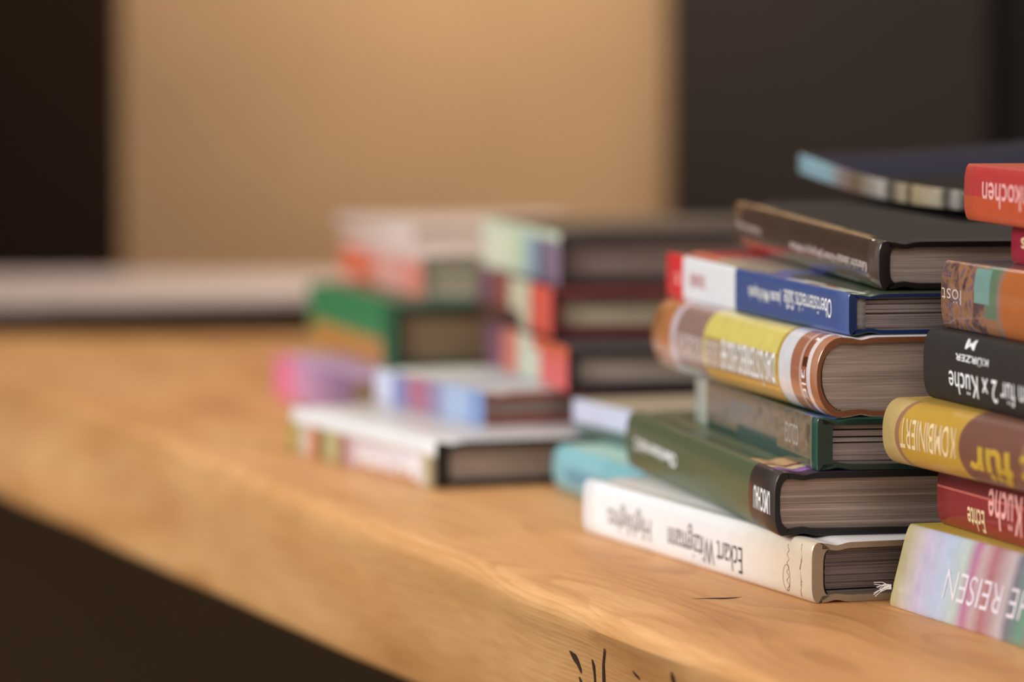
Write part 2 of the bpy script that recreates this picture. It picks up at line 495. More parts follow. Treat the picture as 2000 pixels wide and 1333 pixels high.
for j in range(NY + 1):
    yl = y_near + (2.05 - y_near) * (j / NY)
    ex = edge_x(yl)
    bx = b0.x + (b1.x - b0.x) * (yl - b0.y) / (b1.y - b0.y) + 0.5 * ex
    bx = max(-0.02, min(0.03, bx))
    rr = 0.006 + 0.003 * math.sin(yl * 3.0)
    pts = []
    xr = [1.5, 0.8, 0.4, 0.2, 0.1, 0.05, 0.025]
    for x in xr: pts.append((x, TABLE))
    for k in range(5):
        an = math.pi / 2 * k / 4
        pts.append((ex + rr - rr * math.sin(an), TABLE - rr + rr * math.cos(an)))
    for k in range(1, 7):
        q = k / 7
        pts.append((ex + (bx - ex) * q + 0.0015 * math.sin(q * 3 + yl * 5), TABLE - rr - (THICK - 2 * rr) * q))
    for k in range(4):
        an = math.pi / 2 * k / 3
        pts.append((bx + 0.004 - 0.004 * math.cos(an), TABLE - THICK + 0.004 - 0.004 * math.sin(an)))
    pts.append((1.5, TABLE - THICK))
    row = []
    for (x, z) in pts:
        # trim the far end square to the room
        p = Vector((x, yl, z))
        wv = inv.inverted() @ p
        if wv.y > BACK:
            wv.y = BACK; 
            p = inv @ wv
        row.append(bm.verts.new(p))
    rows.append(row)
for j in range(NY):
    for i in range(len(rows[0])):
        k = (i + 1) % len(rows[0])
        bm.faces.new((rows[j][i], rows[j + 1][i], rows[j + 1][k], rows[j][k]))
bm.faces.new(rows[0]); bm.faces.new(rows[-1][::-1])
bmesh.ops.dissolve_degenerate(bm, dist=1e-6, edges=bm.edges[:])
bmesh.ops.recalc_face_normals(bm, faces=bm.faces[:])
# dark cracks and knots in the front face near the camera and on the top
from mathutils.bvhtree import BVHTree
TREE = BVHTree.FromBMesh(bm)
def front_pt(px, py):
    o_ = inv @ Vector((0, 0, CAM_H)); d = (inv.to_3x3() @ ray(px, py)).normalized()
    l, nrm, _i, _d = TREE.ray_cast(o_, d, 5.0)
    l = l + nrm * 0.0003
    return l
def crack(pts, fn, wid):
    prev = None
    for i, (x, y) in enumerate(pts):
        wv = wid[i]
        wv *= 0.75; A = bm.verts.new(fn(x - wv, y)); B = bm.verts.new(fn(x + wv, y + wv * 0.3))
        if prev:
            f = bm.faces.new((prev[0], prev[1], B, A)); f.material_index = 1
        prev = (A, B)
crack([(1114, 1271), (1120, 1277), (1126, 1290), (1131, 1300), (1134, 1308), (1136, 1315)], front_pt, [2, 7, 7, 4, 3, 1])
crack([(1132, 1322), (1135, 1330), (1137, 1336)], front_pt, [1, 3, 2])
crack([(1157, 1288), (1160, 1300), (1162, 1318), (1163, 1336)], front_pt, [1, 3, 2, 2])
crack([(1181, 1266), (1181, 1278), (1179, 1300), (1180, 1330), (1181, 1337)], front_pt, [1, 2.5, 2.5, 3.5, 3])
crack([(1236, 1310), (1244, 1320), (1250, 1328)], front_pt, [1, 4, 1])
crack([(1312, 1312), (1315, 1328), (1317, 1336)], front_pt, [1, 5, 3])
def top_pt(px, py):
    p = at_h(px, py, 0.00025); return inv @ p
prev = None
for (x, y, h) in ((1352, 1169.5, 0.2), (1380, 1169.2, 0.5), (1415, 1169, 1.0), (1432, 1168, 0.7), (1448, 1166.5, 0.2)):
    A = bm.verts.new(top_pt(x, y - h)); B = bm.verts.new(top_pt(x, y + h))
    if prev: f = bm.faces.new((prev[0], prev[1], B, A)); f.material_index = 1
    prev = (A, B)
slab = link_mesh('bench_top', bm, [M_WOOD, M_CRACK], bench); auto_smooth(slab, 40)
bm = bmesh.new()
for (x0, x1, y0, y1) in ((0.35, 1.3, -0.7, -0.62), (0.35, 1.3, 0.9, 0.98)):
    box_bm(bm, x0, x1, y0, y1, 0, TABLE - THICK)
    link_mesh('trestle_leg', bm, [M_FRONT], bench, False); bm = bmesh.new()
bm.free()

# ------------------------------------------------------------------ inks
INK_BLACK = plain('black_ink', (34, 30, 28), 0.5)
INK_WHITE = plain('white_ink', (238, 234, 232), 0.5)
INK_GREY = plain('grey_ink', (126, 116, 108), 0.5)
INK_PALE = plain('pale_rose_ink', (214, 192, 182), 0.5)
INK_RED = plain('red_ink', (206, 60, 40), 0.5)
INK_SOFT_RED = plain('soft_red_ink', (214, 150, 150), 0.5)
INK_BROWN = plain('brown_ink', (120, 66, 44), 0.5)
INK_SILVER = plain('silver_ink', (196, 186, 172), 0.35)
INK_YELLOW = plain('ochre_ink', (190, 152, 50), 0.5)
INK_PINK = plain('pink_ink', (236, 168, 160), 0.5)
INK_CREAM = plain('cream_ink', (226, 196, 150), 0.5)
CASE_BLACK = plain('black_case_cloth', (30, 28, 27), 0.45)
CASE_DARKGREEN = plain('dark_green_case', (14, 50, 40), 0.3, coat=0.5)
CASE_BROWN = plain('brown_leather_case', (126, 76, 44), 0.45)
CASE_NAVY = plain('navy_case', (18, 46, 92), 0.3, coat=0.4)
HB_GREY = plain('grey_headband', (150, 142, 138), 0.8)
HB_BLACK = plain('black_headband', (16, 14, 14), 0.8)

# ================================================================== NEAR STACK (in focus)
GROUP = 'books of the sharp near stack'
# 1 white book
o = at_h(1597, 1180, 0.0); hd, L, T = 18.5, 0.268, 0.0256
hd, _r = fit(o, L, 1150, 1036); Ly = Lay(o, hd, L, T)
WHITE = printed('white_jacket', [(0.0, (204, 184, 158)), (0.12, (220, 204, 182)), (0.35, (238, 234, 232)), (1.0, (250, 250, 252))], interp='LINEAR', rough=0.32, coat=0.25, wear=0.03)  # light falloff painted in: tan at the near end, white far off
WHITE_TOP = printed('white_jacket_board', [(0, (236, 230, 224))], rough=0.35, coat=0.2)
CREAM_EDGE = plain('cream_jacket_fold', (160, 142, 118), 0.5)
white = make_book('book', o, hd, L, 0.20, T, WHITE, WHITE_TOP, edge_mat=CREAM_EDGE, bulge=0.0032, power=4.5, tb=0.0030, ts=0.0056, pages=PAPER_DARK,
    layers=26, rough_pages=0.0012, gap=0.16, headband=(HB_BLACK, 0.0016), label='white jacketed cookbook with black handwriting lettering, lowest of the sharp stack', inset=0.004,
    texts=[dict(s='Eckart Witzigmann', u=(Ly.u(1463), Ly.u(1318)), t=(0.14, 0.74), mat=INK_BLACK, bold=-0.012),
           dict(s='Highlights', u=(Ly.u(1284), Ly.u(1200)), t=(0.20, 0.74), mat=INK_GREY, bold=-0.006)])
# handwritten mark near the fold, folded jacket lip and ribbon
def strand(bm, pts, r, n=6):
    prev = None
    for i, p in enumerate(pts):
        d = (Vector(pts[min(i + 1, len(pts) - 1)]) - Vector(pts[max(i - 1, 0)])).normalized()
        a = d.cross(Vector((0, 0, 1)));  a = a.normalized() if a.length > 1e-4 else Vector((1, 0, 0))
        b = d.cross(a)
        ring = [bm.verts.new(Vector(p) + (a * math.cos(k * 2 * math.pi / n) + b * math.sin(k * 2 * math.pi / n)) * r) for k in range(n)]
        if prev:
            for k in range(n): bm.faces.new((prev[k], prev[(k + 1) % n], ring[(k + 1) % n], ring[k]))
        prev = ring
spw = Spine(T, 0.0032, 4.5, 0)
def sig(pts, r=0.00010):
    bm = bmesh.new()
    out = []
    for (s, t) in pts: out.append((spw.w(t) - 0.00008, s, T * t))
    strand(bm, out, r, 4); return bm
import itertools
sx = Ly.u(1552) * L
pts = []
for k in range(60):
    q = k / 59
    if q < 0.45:
        an = q / 0.45 * 2 * math.pi
        pts.append((sx + 0.0036 * math.sin(an) + 0.001, 0.33 - 0.22 * math.cos(an) * 1.0 - 0.02))
    else:
        q2 = (q - 0.45) / 0.55
        pts.append((sx - 0.0005 + 0.0014 * math.sin(q2 * 34) * (1 - 0.4 * q2), 0.09 + 0.78 * q2))
link_mesh('publisher_signature', sig(pts), [INK_BROWN], white)
bm = bmesh.new()
for (x, dy, h0, h1, rr) in ((0.004, -0.0006, 0.001, T - 0.001, 0.0009),):
    pts = [(-0.0032 * spw.f(k / 12) - 0.0002, 0.010 + 0.0008 * math.sin(k * 1.3), T * k / 12) for k in range(13)]
    strand(bm, pts, 0.00028, 6)
link_mesh('jacket_crease', bm, [plain('pale_fold', (206, 186, 158), 0.5)], white)
bm = bmesh.new()
ra = random.Random(3)
for k in range(14):
    q0 = at_y(1741, 1146 + ra.uniform(-6, 6), 1.674); q1 = at_y(1706 + ra.uniform(0, 14), 1140 + ra.uniform(-2, 26), 1.674)
    mid = (q0 + q1) / 2 + Vector((0, 0, ra.uniform(0.0002, 0.0012)))
    W2L = (Matrix.Translation(white.location) @ Matrix.Rotation(math.radians(hd), 4, 'Z')).inverted()
    strand(bm, [W2L @ p for p in (q0, (q0 * 2 + mid) / 3, mid, q1)], 0.00013, 4)
link_mesh('ribbon_bookmark_end', bm, [INK_WHITE], white)
h1 = T
# 2 green book
o = at_h(1530, 1049, h1); hd, L, T = 10.2, 0.292, 0.0272
hd, _r = fit(o, L, 1227, 905, 0.003); Ly = Lay(o, hd, L, T, 0.003)
ub = Ly.u(1468)
GREEN = printed('green_spine', [(0.0, (52, 40, 34)), (ub, (84, 92, 62)), (1.0, (84, 92, 62))], rough=0.42, coat=0.15, curve=0.05)
GREEN_TOP = printed('green_board', [(0.0, (62, 40, 60)), (0.035, (150, 90, 170)), (0.07, (230, 205, 150)), (0.10, (140, 60, 70)), (0.12, (226, 176, 124)), (0.20, (96, 106, 80)), (1.0, (96, 106, 80))], rough=0.4, coat=0.2)
make_book('book', o, hd, L, 0.215, T, GREEN, GREEN_TOP, edge_mat=plain('black_green_case', (14, 18, 16), 0.4), bulge=0.0042, power=3.2, pages=PAPER_BAND, layers=40,
    rough_pages=0.0005, ts=0.0026, tb=0.0030, label='olive green cookbook with a black label and white capitals, lying on the white book',
    texts=[dict(s='UMSCHAU', u=(Ly.u(1510), Ly.u(1478)), t=(0.31, 0.68), mat=INK_WHITE, bold=0.012),
           dict(s='.  .  .', u=(Ly.u(1473.5), Ly.u(1471)), t=(0.25, 0.72), mat=INK_RED, bold=0.03),
           dict(s='Oberösterreich', u=(Ly.u(1326), Ly.u(1252)), t=(0.38, 0.62), mat=INK_WHITE, bold=0.02),
           dict(s=':', u=(Ly.u(1250), Ly.u(1245)), t=(0.40, 0.62), mat=INK_WHITE, bold=0.03)])
bm = bmesh.new()
h2 = h1 + T
# 3 teal green book with a picture spine
o = at_h(1598, 921, h2); hd, L, T = 8.6, 0.232, 0.0222
hd, _r = fit(o, L, 1360, 821); Ly = Lay(o, hd, L, T)
uw = Ly.u(1384)
TEAL = printed('picture_spine', [(0.0, (24, 70, 56)), (0.035, (120, 110, 84)), (uw, (176, 178, 164)), (1.0, (176, 178, 164))],
    photo=(16, 2.2, [(0.25, (44, 56, 50)), (0.38, (96, 86, 74)), (0.48, (128, 112, 94)), (0.56, (112, 94, 74)), (0.66, (100, 106, 112)), (0.8, (140, 120, 90))], 0.045, uw, 0.22, 1.0),
    rects=[(0.045, 0.3, 0.0, 0.18, (40, 70, 64)), (0.3, 0.62, 0.0, 0.34, (44, 74, 68)), (0.62, uw, 0.0, 0.16, (34, 62, 56))], rough=0.3, coat=0.4)
TEAL_TOP = printed('teal_board', [(0.0, (34, 84, 70)), (0.03, (110, 136, 190)), (0.12, (70, 90, 76)), (1.0, (60, 80, 66))], rough=0.3, coat=0.4)
make_book('book', o, hd, L, 0.17, T, TEAL, TEAL_TOP, edge_mat=CASE_DARKGREEN, bulge=0.0008, power=10, pages=PAPER_COOL, layers=22, rough_pages=0.0015, gap=0.2,
    ts=0.0070, tb=0.0026, label='glossy dark green book with a faded picture spine, under the yellow book',
    texts=[dict(s='COLOGI', u=(Ly.u(1563), Ly.u(1538)), t=(0.34, 0.74), mat=INK_SILVER, bold=0.0)])
h3 = h2 + T
# 4 yellow thick rounded book
o = at_h(1643, 817, h3); hd, L, T = 9.6, 0.275, 0.0342
hd, _r = fit(o, L, 1275, 655, 0.0105, T / 2)
Ly = Lay(o, hd, L, T, 0.0105)
y0, y1, y2, y3, y4 = Ly.u(1592), Ly.u(1547), Ly.u(1523), Ly.u(1376), Ly.u(1312)
YEL = printed('yellow_spine', [(0.0, (172, 112, 78)), (0.03, (224, 208, 204)), (0.047, (160, 92, 66)), (0.078, (214, 176, 160)), (0.088, (176, 112, 84)), (y1, (232, 226, 228)), (y2 - 0.004, (196, 158, 60)), (y2 + 0.012, (236, 214, 116)), (y3, (164, 130, 118)), (y4 - 0.035, (222, 202, 208)), (y4, (196, 128, 78)), (1.0, (196, 128, 78))],
    rects=[(y2 + 0.012, y3, 0.0, 0.26, (226, 172, 74)), (y2 + 0.02, y3 - 0.01, 0.26, 0.64, (190, 170, 140)), (y3 + 0.005, y4 - 0.045, 0.3, 0.62, (184, 160, 152)),
           (y2 + 0.012, y3, 0.24, 0.265, (170, 120, 60)), (y2 + 0.012, y3, 0.635, 0.66, (180, 140, 60)), (0.05, 0.074, 0.60, 0.72, (92, 44, 28))], rough=0.25, coat=0.6, wear=0.06)
YEL_TOP = printed('yellow_board', [(0.0, (222, 216, 220)), (y1, (232, 226, 228)), (y2, (150, 150, 50)), (y3, (190, 160, 160)), (1.0, (196, 128, 78))], rough=0.25, coat=0.5)
make_book('book', o, hd, L, 0.19, T, YEL, YEL_TOP, edge_mat=CASE_BROWN, bulge=0.0112, power=2.2, pages=PAPER_WARM, layers=48, rough_pages=0.0002,
    ts=0.0022, tb=0.0026, label='thick yellow book with a rounded spine and copper brown ends, middle of the sharp stack',
    texts=[dict(s='DAS ÖSTERREICHISCHE', u=(y2 + 0.022, y2 + (y3 - y2) * 0.74), t=(0.20, 0.67), mat=INK_WHITE, bold=0.008),
           dict(s='LANDESKOCHBUCH', u=(y2 + (y3 - y2) * 0.78, y3 - 0.012), t=(0.28, 0.62), mat=INK_PALE, bold=0.004),
           dict(s='KÜCHE', u=(y3 + 0.02, y4 - 0.05), t=(0.34, 0.6), mat=INK_PALE, bold=0.0),
           dict(s='3|E', u=(0.05, 0.074), t=(0.56, 0.20), mat=INK_WHITE, bold=0.0, vert=True)])
h4 = h3 + T
# 5 blue book
o = at_h(1661, 656, h4); hd, L, T = 9.2, 0.285, 0.0178
hd, _r = fit(o, L, 1306, 580); r5 = (max(0.0, min(0.003, _r)), 0.0035); Ly = Lay(o, hd, L, T)
u1, u2 = Ly.u(1441), Ly.u(1340)
BLUE = printed('blue_spine', [(0.0, (66, 84, 136)), (u1, (236, 234, 234)), (u2, (226, 50, 52)), (1.0, (226, 50, 52))], rough=0.35, coat=0.25, wear=0.03)
BLUE_TOP = printed('blue_board', [(0.0, (40, 80, 40)), (0.03, (208, 214, 200)), (0.16, (172, 118, 78)), (0.22, (218, 220, 222)), (0.33, (98, 106, 170)), (u1 - 0.08, (150, 144, 128)), (u2 - 0.12, (160, 150, 138)), (u2 - 0.06, (196, 50, 56)), (1.0, (226, 60, 60))], rects=[(0.0, 0.42, 0.05, 1.0, (46, 58, 38))], rough=0.35, coat=0.35)
make_book('book', o, hd, L, 0.20, T, BLUE, BLUE_TOP, edge_mat=CASE_NAVY, bulge=0.0012, power=10, pages=PAPER_COOL, layers=30, rough_pages=0.0010, gap=0.06,
    ts=0.0040, tb=0.0020, headband=(HB_GREY, 0.0042), rise=r5, label='blue spined book with white lettering, a white field and a red end',
    texts=[dict(s='Oberösterreichs Süße', u=(Ly.u(1630), Ly.u(1537)), t=(0.32, 0.77), mat=INK_WHITE, bold=0.002),
           dict(s='jause Mehlspeis', u=(Ly.u(1531), Ly.u(1468)), t=(0.36, 0.74), mat=INK_WHITE, bold=0.004),
           dict(s='TRAUNER', u=(Ly.u(1383), Ly.u(1352)), t=(0.34, 0.66), mat=INK_SOFT_RED, bold=0.01),
           dict(s='t', u=(u2 + 0.02, u2 + 0.05), t=(0.3, 0.6), mat=INK_PINK, bold=0.02)])
h5 = h4 + T
# 6 dark brown glossy book
h5 += 0.0005
o = at_h(1728, 567, h5); hd, L, T = 8.6, 0.292, 0.0208
hd, _r = fit(o, L, 1445, 482); Ly = Lay(o, hd, L, T)
BRN = printed('brown_spine', [(0.0, (66, 50, 42)), (0.03, (86, 68, 54)), (0.5, (84, 68, 56)), (1.0, (96, 72, 60))], interp='LINEAR',
    rects=[(0.03, 0.13, 0.0, 0.13, (60, 72, 48)), (0.13, 0.27, 0.0, 0.10, (128, 120, 116)), (0.27, 0.46, 0.0, 0.16, (84, 80, 104)), (0.62, 0.93, 0.0, 0.22, (156, 62, 56))], rough=0.22, coat=0.7, wear=0.12)
BRN_TOP = printed('brown_board', [(0, (44, 38, 35))], photo=(40, 2, [(0.4, (56, 48, 42)), (0.55, (190, 164, 112)), (0.7, (70, 60, 50))], 0.10, 0.9, 0.0, 0.018), rough=0.6, spec=0.22, wear=0.2)
make_book('book', o, hd, L, 0.21, T, BRN, BRN_TOP, edge_mat=plain('black_brown_case', (14, 10, 9), 0.25, coat=0.6), bulge=0.0030, power=4, pages=PAPER_WARM, layers=36, rough_pages=0.0002,
    ts=0.0052, tb=0.0028, rise=(0.0048, 0.0060), label='dark brown glossy book with small white lettering, second from the top of the sharp stack',
    texts=[dict(s='Kulinarischer Lebenslauf', u=(Ly.u(1707), Ly.u(1648)), t=(0.30, 0.50), mat=INK_PALE, bold=0.006),
           dict(s='·', u=(Ly.u(1646.5), Ly.u(1644)), t=(0.38, 0.44), mat=INK_PALE, bold=0.02),
           dict(s='Linzer Jahrgang mit Menüs', u=(Ly.u(1642), Ly.u(1556)), t=(0.30, 0.52), mat=INK_PALE, bold=0.008),
           dict(s='Salzburg', u=(Ly.u(1497), Ly.u(1452)), t=(0.42, 0.60), mat=INK_PALE, bold=0.004)])
h6 = h5 + T
# 7 thin brochure curling on top
p = at_y(1886, 412, 1.86)
q = at_y(1562, 338, 2.10)
hd = math.degrees(math.atan2(-(q.x - p.x), q.y - p.y)); L = math.hypot(q.x - p.x, q.y - p.y); T = 0.0090
BRO = printed('brochure_spine', [(0.0, (60, 52, 44)), (0.05, (170, 160, 148)), (0.10, (60, 54, 46)), (0.14, (190, 176, 152)), (0.28, (184, 160, 120)), (0.30, (70, 62, 50)), (0.34, (190, 170, 140)), (0.42, (64, 56, 46)), (0.46, (196, 182, 172)), (0.62, (120, 98, 74)), (0.72, (150, 132, 128)), (0.80, (150, 180, 192)), (1.0, (160, 196, 208))], interp='LINEAR', rough=0.3, coat=0.5, wear=0.2)
BRO_TOP = printed('brochure_cover', [(0, (44, 40, 40)), (0.4, (46, 40, 32)), (0.7, (44, 44, 66)), (1, (56, 52, 58))], interp='LINEAR', rough=0.7, wear=0.2, spec=0.08)
make_book('brochure', p, hd, L, 0.19, T, BRO, BRO_TOP, edge_mat=plain('brochure_lining', (60, 54, 50), 0.5), bulge=0.0010, power=3, tb=0.0005, ts=0.0006, groove=False, pages=PAPER_COOL, layers=12, inset=0.0006,
    rise=(q.z - p.z, q.z - p.z + 0.001), bend=lambda a, u: 0.010 * a * a * (0.4 + u) - 0.0035 * math.sin(math.pi * u), cat='brochure',
    label='thin dark picture brochure curling up on top of the sharp stack')

# ================================================================== RIGHT STACK (cut by the frame)
Y0 = 1.676
GROUP = 'books of the right stack cut by the frame'
# levels at the far end
lv = [0.0, 0.0338, 0.0592, 0.0862, 0.1148, 0.1428, 0.1590, 0.1822]
# pastel book
T = lv[1]; hd, L = 18.5, 0.275
o = from_far(1740, 1184, 0.0, hd, L); Ly = Lay(o, hd, L, T)
us = [(1741, (206, 188, 128)), (1790, (196, 184, 206)), (1830, (186, 196, 214)), (1862, (190, 200, 190)), (1880, (186, 116, 150)), (1895, (200, 170, 168)), (1915, (176, 112, 116)), (1950, (196, 178, 178)), (1965, (120, 116, 126)), (1992, (110, 150, 126)), (2030, (160, 120, 130)), (2090, (150, 170, 190)), (2150, (190, 170, 120)), (2250, (180, 120, 140))]
st = sorted([(max(0, min(1, Ly.u(x))), c) for x, c in us])
st = [(0.0, st[0][1])] + st
PAS = printed('pastel_spine', st, interp='LINEAR', rough=0.35, coat=0.2, wear=0.08)
PAS_TOP = printed('pastel_board', [(0, (200, 180, 110)), (0.6, (206, 176, 90)), (1, (204, 182, 70))], interp='LINEAR', rough=0.4)
make_book('book', o, hd, L, 0.20, T, PAS, PAS_TOP, bulge=0.0015, power=7, lean=0.0088, groove=False, tb=0.0022, pages=PAPER_CREAM,
    label='pastel striped book with white capitals, lowest of the right stack',
    texts=[dict(s='KULINARISCHE REISEN', u=(Ly.u(2240), Ly.u(1836)), t=(0.28, 0.62), mat=plain('lilac_white_ink', (222, 208, 214), 0.5), bold=-0.006)])
# red book
T = lv[2] - lv[1]; hd, L = 15.5, 0.235
o = from_far(1845, 1023, lv[1], hd, L, Y0); Ly = Lay(o, hd, L, T, 0.003)
RED = printed('red_spine', [(0, (140, 36, 38)), (1, (140, 36, 38))], rects=[(0, 1, 0.62, 0.66, (196, 100, 90)), (0, 1, 0.66, 1.0, (108, 26, 28))], rough=0.38, coat=0.3)
RED_TOP = printed('red_board', [(0, (140, 36, 34))], rough=0.4)
make_book('book', o, hd, L, 0.18, T, RED, RED_TOP, bulge=0.0036, power=3, pages=PAPER_CREAM,
    label='dark red book with pale lettering, between the pastel and the ochre book',
    texts=[dict(s='Echte', u=(Ly.u(1926), Ly.u(1893)), t=(0.08, 0.44), mat=INK_CREAM, bold=0.01),
           dict(s='Südtiroler Küche', u=(Ly.u(2120), Ly.u(1934)), t=(0.18, 0.82), mat=INK_PINK, bold=0.01)])
# ochre book
T = lv[3] - lv[2]; hd, L = 19.0, 0.25
o = from_far(1757, 893, lv[2], hd, L, Y0); Ly = Lay(o, hd, L, T, 0.008)
k0, k1, k2 = Ly.u(1752), Ly.u(1872), Ly.u(1888)
OCH = printed('ochre_spine', [(0, (146, 102, 74)), (Ly.u(1996), (118, 74, 58)), (Ly.u(1872), (190, 146, 50)), (Ly.u(1757), (150, 106, 82)), (Ly.u(1748), (190, 160, 98)), (1, (190, 160, 98))], rough=0.42, coat=0.15, curve=0.12)
OCH_TOP = printed('ochre_board', [(0, (140, 96, 70)), (0.7, (190, 150, 64)), (1, (192, 160, 96))], rough=0.4)
make_book('book', o, hd, L, 0.17, T, OCH, OCH_TOP, bulge=0.0080, power=2.4, groove=False, tb=0.0014, pages=PAPER_CREAM,
    label='ochre yellow paperback with a rounded spine and pale capitals, right stack',
    texts=[dict(s='KOMBINIERT', u=(Ly.u(1866), Ly.u(1758)), t=(0.30, 0.76), mat=INK_CREAM, bold=0.004),
           dict(s='gut für', u=(Ly.u(2090), Ly.u(1893)), t=(0.05, 0.72), mat=INK_YELLOW, bold=0.03)])
# black book
T = lv[4] - lv[3]; hd, L = 13.5, 0.25
o = from_far(1822, 771, lv[3], hd, L, Y0); Ly = Lay(o, hd, L, T, 0.004)
BLK = printed('black_spine', [(0, (46, 39, 35))], rough=0.6, spec=0.25)
make_book('book', o, hd, L, 0.19, T, BLK, BLK, bulge=0.0044, power=3, pages=PAPER_WARM, groove=False,
    label='matt black book with two lines of thin white lettering, right stack',
    texts=[dict(s='Prinzipien für 2 x Küche', u=(Ly.u(2090), Ly.u(1856)), t=(0.16, 0.58), mat=INK_WHITE, bold=0.0),
           dict(s='KÜRZER', u=(Ly.u(1932), Ly.u(1868)), t=(0.62, 0.74), mat=INK_WHITE, bold=0.01),
           dict(s='M', u=(Ly.u(1902), Ly.u(1884)), t=(0.82, 0.96), mat=INK_WHITE, bold=0.01)])
# orange picture book
T = lv[5] - lv[4]; hd, L = 14.0, 0.245
o = from_far(1852, 633, lv[4], hd, L, Y0); Ly = Lay(o, hd, L, T, 0.003)
v1, v2, v3 = Ly.u(1958), Ly.u(1925), Ly.u(1895)
ORA = printed('orange_picture_spine', [(0, (186, 104, 52)), (v1, (160, 116, 96)), (v1 + 0.02, (104, 124, 96)), (v2, (124, 96, 84)), (1, (124, 96, 84))],
    photo=(26, 3.4, [(0.28, (56, 38, 40)), (0.42, (110, 80, 78)), (0.50, (164, 114, 64)), (0.55, (150, 108, 98)), (0.62, (104, 80, 86)), (0.76, (196, 168, 162))], v2, 1.0, 0.0, 1.0),
    rects=[(v2 - 0.02, v2 + 0.05, 0.45, 0.95, (124, 156, 146)), (v1 + 0.02, v2, 0.0, 0.25, (160, 108, 76))], rough=0.3, coat=0.5, curve=0.05)
make_book('book', o, hd, L, 0.19, T, ORA, printed('orange_board', [(0, (150, 90, 60)), (0.7, (120, 100, 100)), (1, (110, 80, 90))], rough=0.3, coat=0.4), bulge=0.0034, power=3, groove=False, pages=PAPER_WARM,
    label='orange book with a collage picture at its end, on the black book',
    texts=[dict(s='löst', u=(Ly.u(1880), Ly.u(1842)), t=(0.38, 0.60), mat=INK_PALE, bold=-0.01)])
# crimson small book
T = lv[6] - lv[5]; hd, L = 12.0, 0.20
o = from_far(1984, 514, lv[5], hd, L, 1.64); Ly = Lay(o, hd, L, T, 0.002)
make_book('book', o, hd, L, 0.15, T, printed('crimson_spine', [(0, (160, 28, 50))], rough=0.4, coat=0.2), printed('crimson_board', [(0, (150, 26, 46))], rough=0.4), bulge=0.0022, power=4, tb=0.0018, pages=PAPER_CREAM,
    label='small crimson book just entering at the right edge under the coral one',
    texts=[dict(s='Genuss', u=(Ly.u(2080), Ly.u(1996)), t=(0.3, 0.7), mat=INK_CREAM, bold=0.01)])
# coral red book on top
T = lv[7] - lv[6]; hd, L = 9.5, 0.24
o = from_far(1893, 430, lv[6], hd, L, Y0); Ly = Lay(o, hd, L, T, 0.002)
make_book('book', o, hd, L, 0.17, T, printed('coral_spine', [(0, (190, 58, 54))], rects=[(0, 1, 0, 0.45, (200, 82, 48))], rough=0.42, coat=0.15), printed('coral_board', [(0, (206, 92, 62))], rough=0.4), bulge=0.0024, power=3.4, groove=False, tb=0.0016, pages=PAPER_CREAM,
    label='coral red paperback with pink lettering on top of the right stack',
    texts=[dict(s='Leicht nachkochen', u=(Ly.u(2130), Ly.u(1921)), t=(0.28, 0.72), mat=INK_PINK, bold=0.008)])

# ================================================================== BLURRED STACKS BEHIND
GROUP = 'books of the blurred left stacks'
# C1 big book with white cover
o = at_h(852, 957, 0.0); hd, L, T = 22.5, 0.228, 0.0252
Ly = Lay(o, hd, L, T)
cs = [(852, (120, 96, 70)), (835, (190, 178, 140)), (820, (232, 222, 232)), (690, (206, 176, 180)), (672, (150, 90, 80)), (650, (198, 196, 140)), (628, (110, 80, 60)), (612, (226, 140, 96)), (600, (206, 200, 196)), (578, (170, 150, 50)), (556, (196, 176, 90))]
st = [(0.0, cs[0][1])] + sorted([(max(0.001, min(1, Ly.u(x))), c) for x, c in cs[1:]])
C1S = printed('colourful_spine', st, rects=[(0.1, 0.5, 0.0, 0.25, (200, 150, 120)), (0, 0.97, 0.66, 0.70, (190, 180, 130)), (0, 0.98, 0.70, 1.0, (240, 238, 240))], rough=0.4, coat=0.2, interp='LINEAR')
C1T = printed('white_cover', [(0, (206, 202, 202)), (1, (220, 218, 222))], rects=[(0, 1, 0, 0.10, (238, 236, 238))], rough=0.4, coat=0.2)
make_book('book', o, hd, L, 0.155, T, C1S, C1T, edge_mat=CASE_BLACK, bulge=0.001, power=8, pages=PAPER_WARM, ts=0.0085, tb=0.0042,
    label='large white covered book with a colourful spine, lowest of the blurred stack',
    texts=[dict(s='BACKEN', u=(Ly.u(820), Ly.u(700)), t=(0.12, 0.56), mat=INK_WHITE, bold=0.02)])
hc1 = T
# C2 smaller blue-white book
o = at_h(947, 832, hc1); hd, L, T = 22.0, 0.172, 0.0184
Ly = Lay(o, hd, L, T)
a1, a2, a3, a4, a5 = Ly.u(920), Ly.u(868), Ly.u(842), Ly.u(798), Ly.u(770)
C2S = printed('blue_white_spine', [(0, (128, 150, 196)), (a1, (168, 184, 214)), (a2, (150, 140, 170)), (a3, (176, 112, 134)), (a4, (132, 136, 182)), (a5, (214, 218, 240)), (1, (222, 226, 246))], rough=0.4)
C2T = printed('pale_cover', [(0, (206, 206, 198)), (0.4, (176, 182, 196)), (1, (220, 222, 206))], rough=0.4, interp='LINEAR')
make_book('book', o, hd, L, 0.14, T, C2S, C2T, bot_mat=plain('brick_red_board', (150, 76, 64)), edge_mat=plain('brick_red_case', (140, 72, 62)), bulge=0.001, power=8, tb=0.0048, pages=PAPER_WARM,
    label='small blue and white book lying on the large white cover')
hc2 = hc1 + T
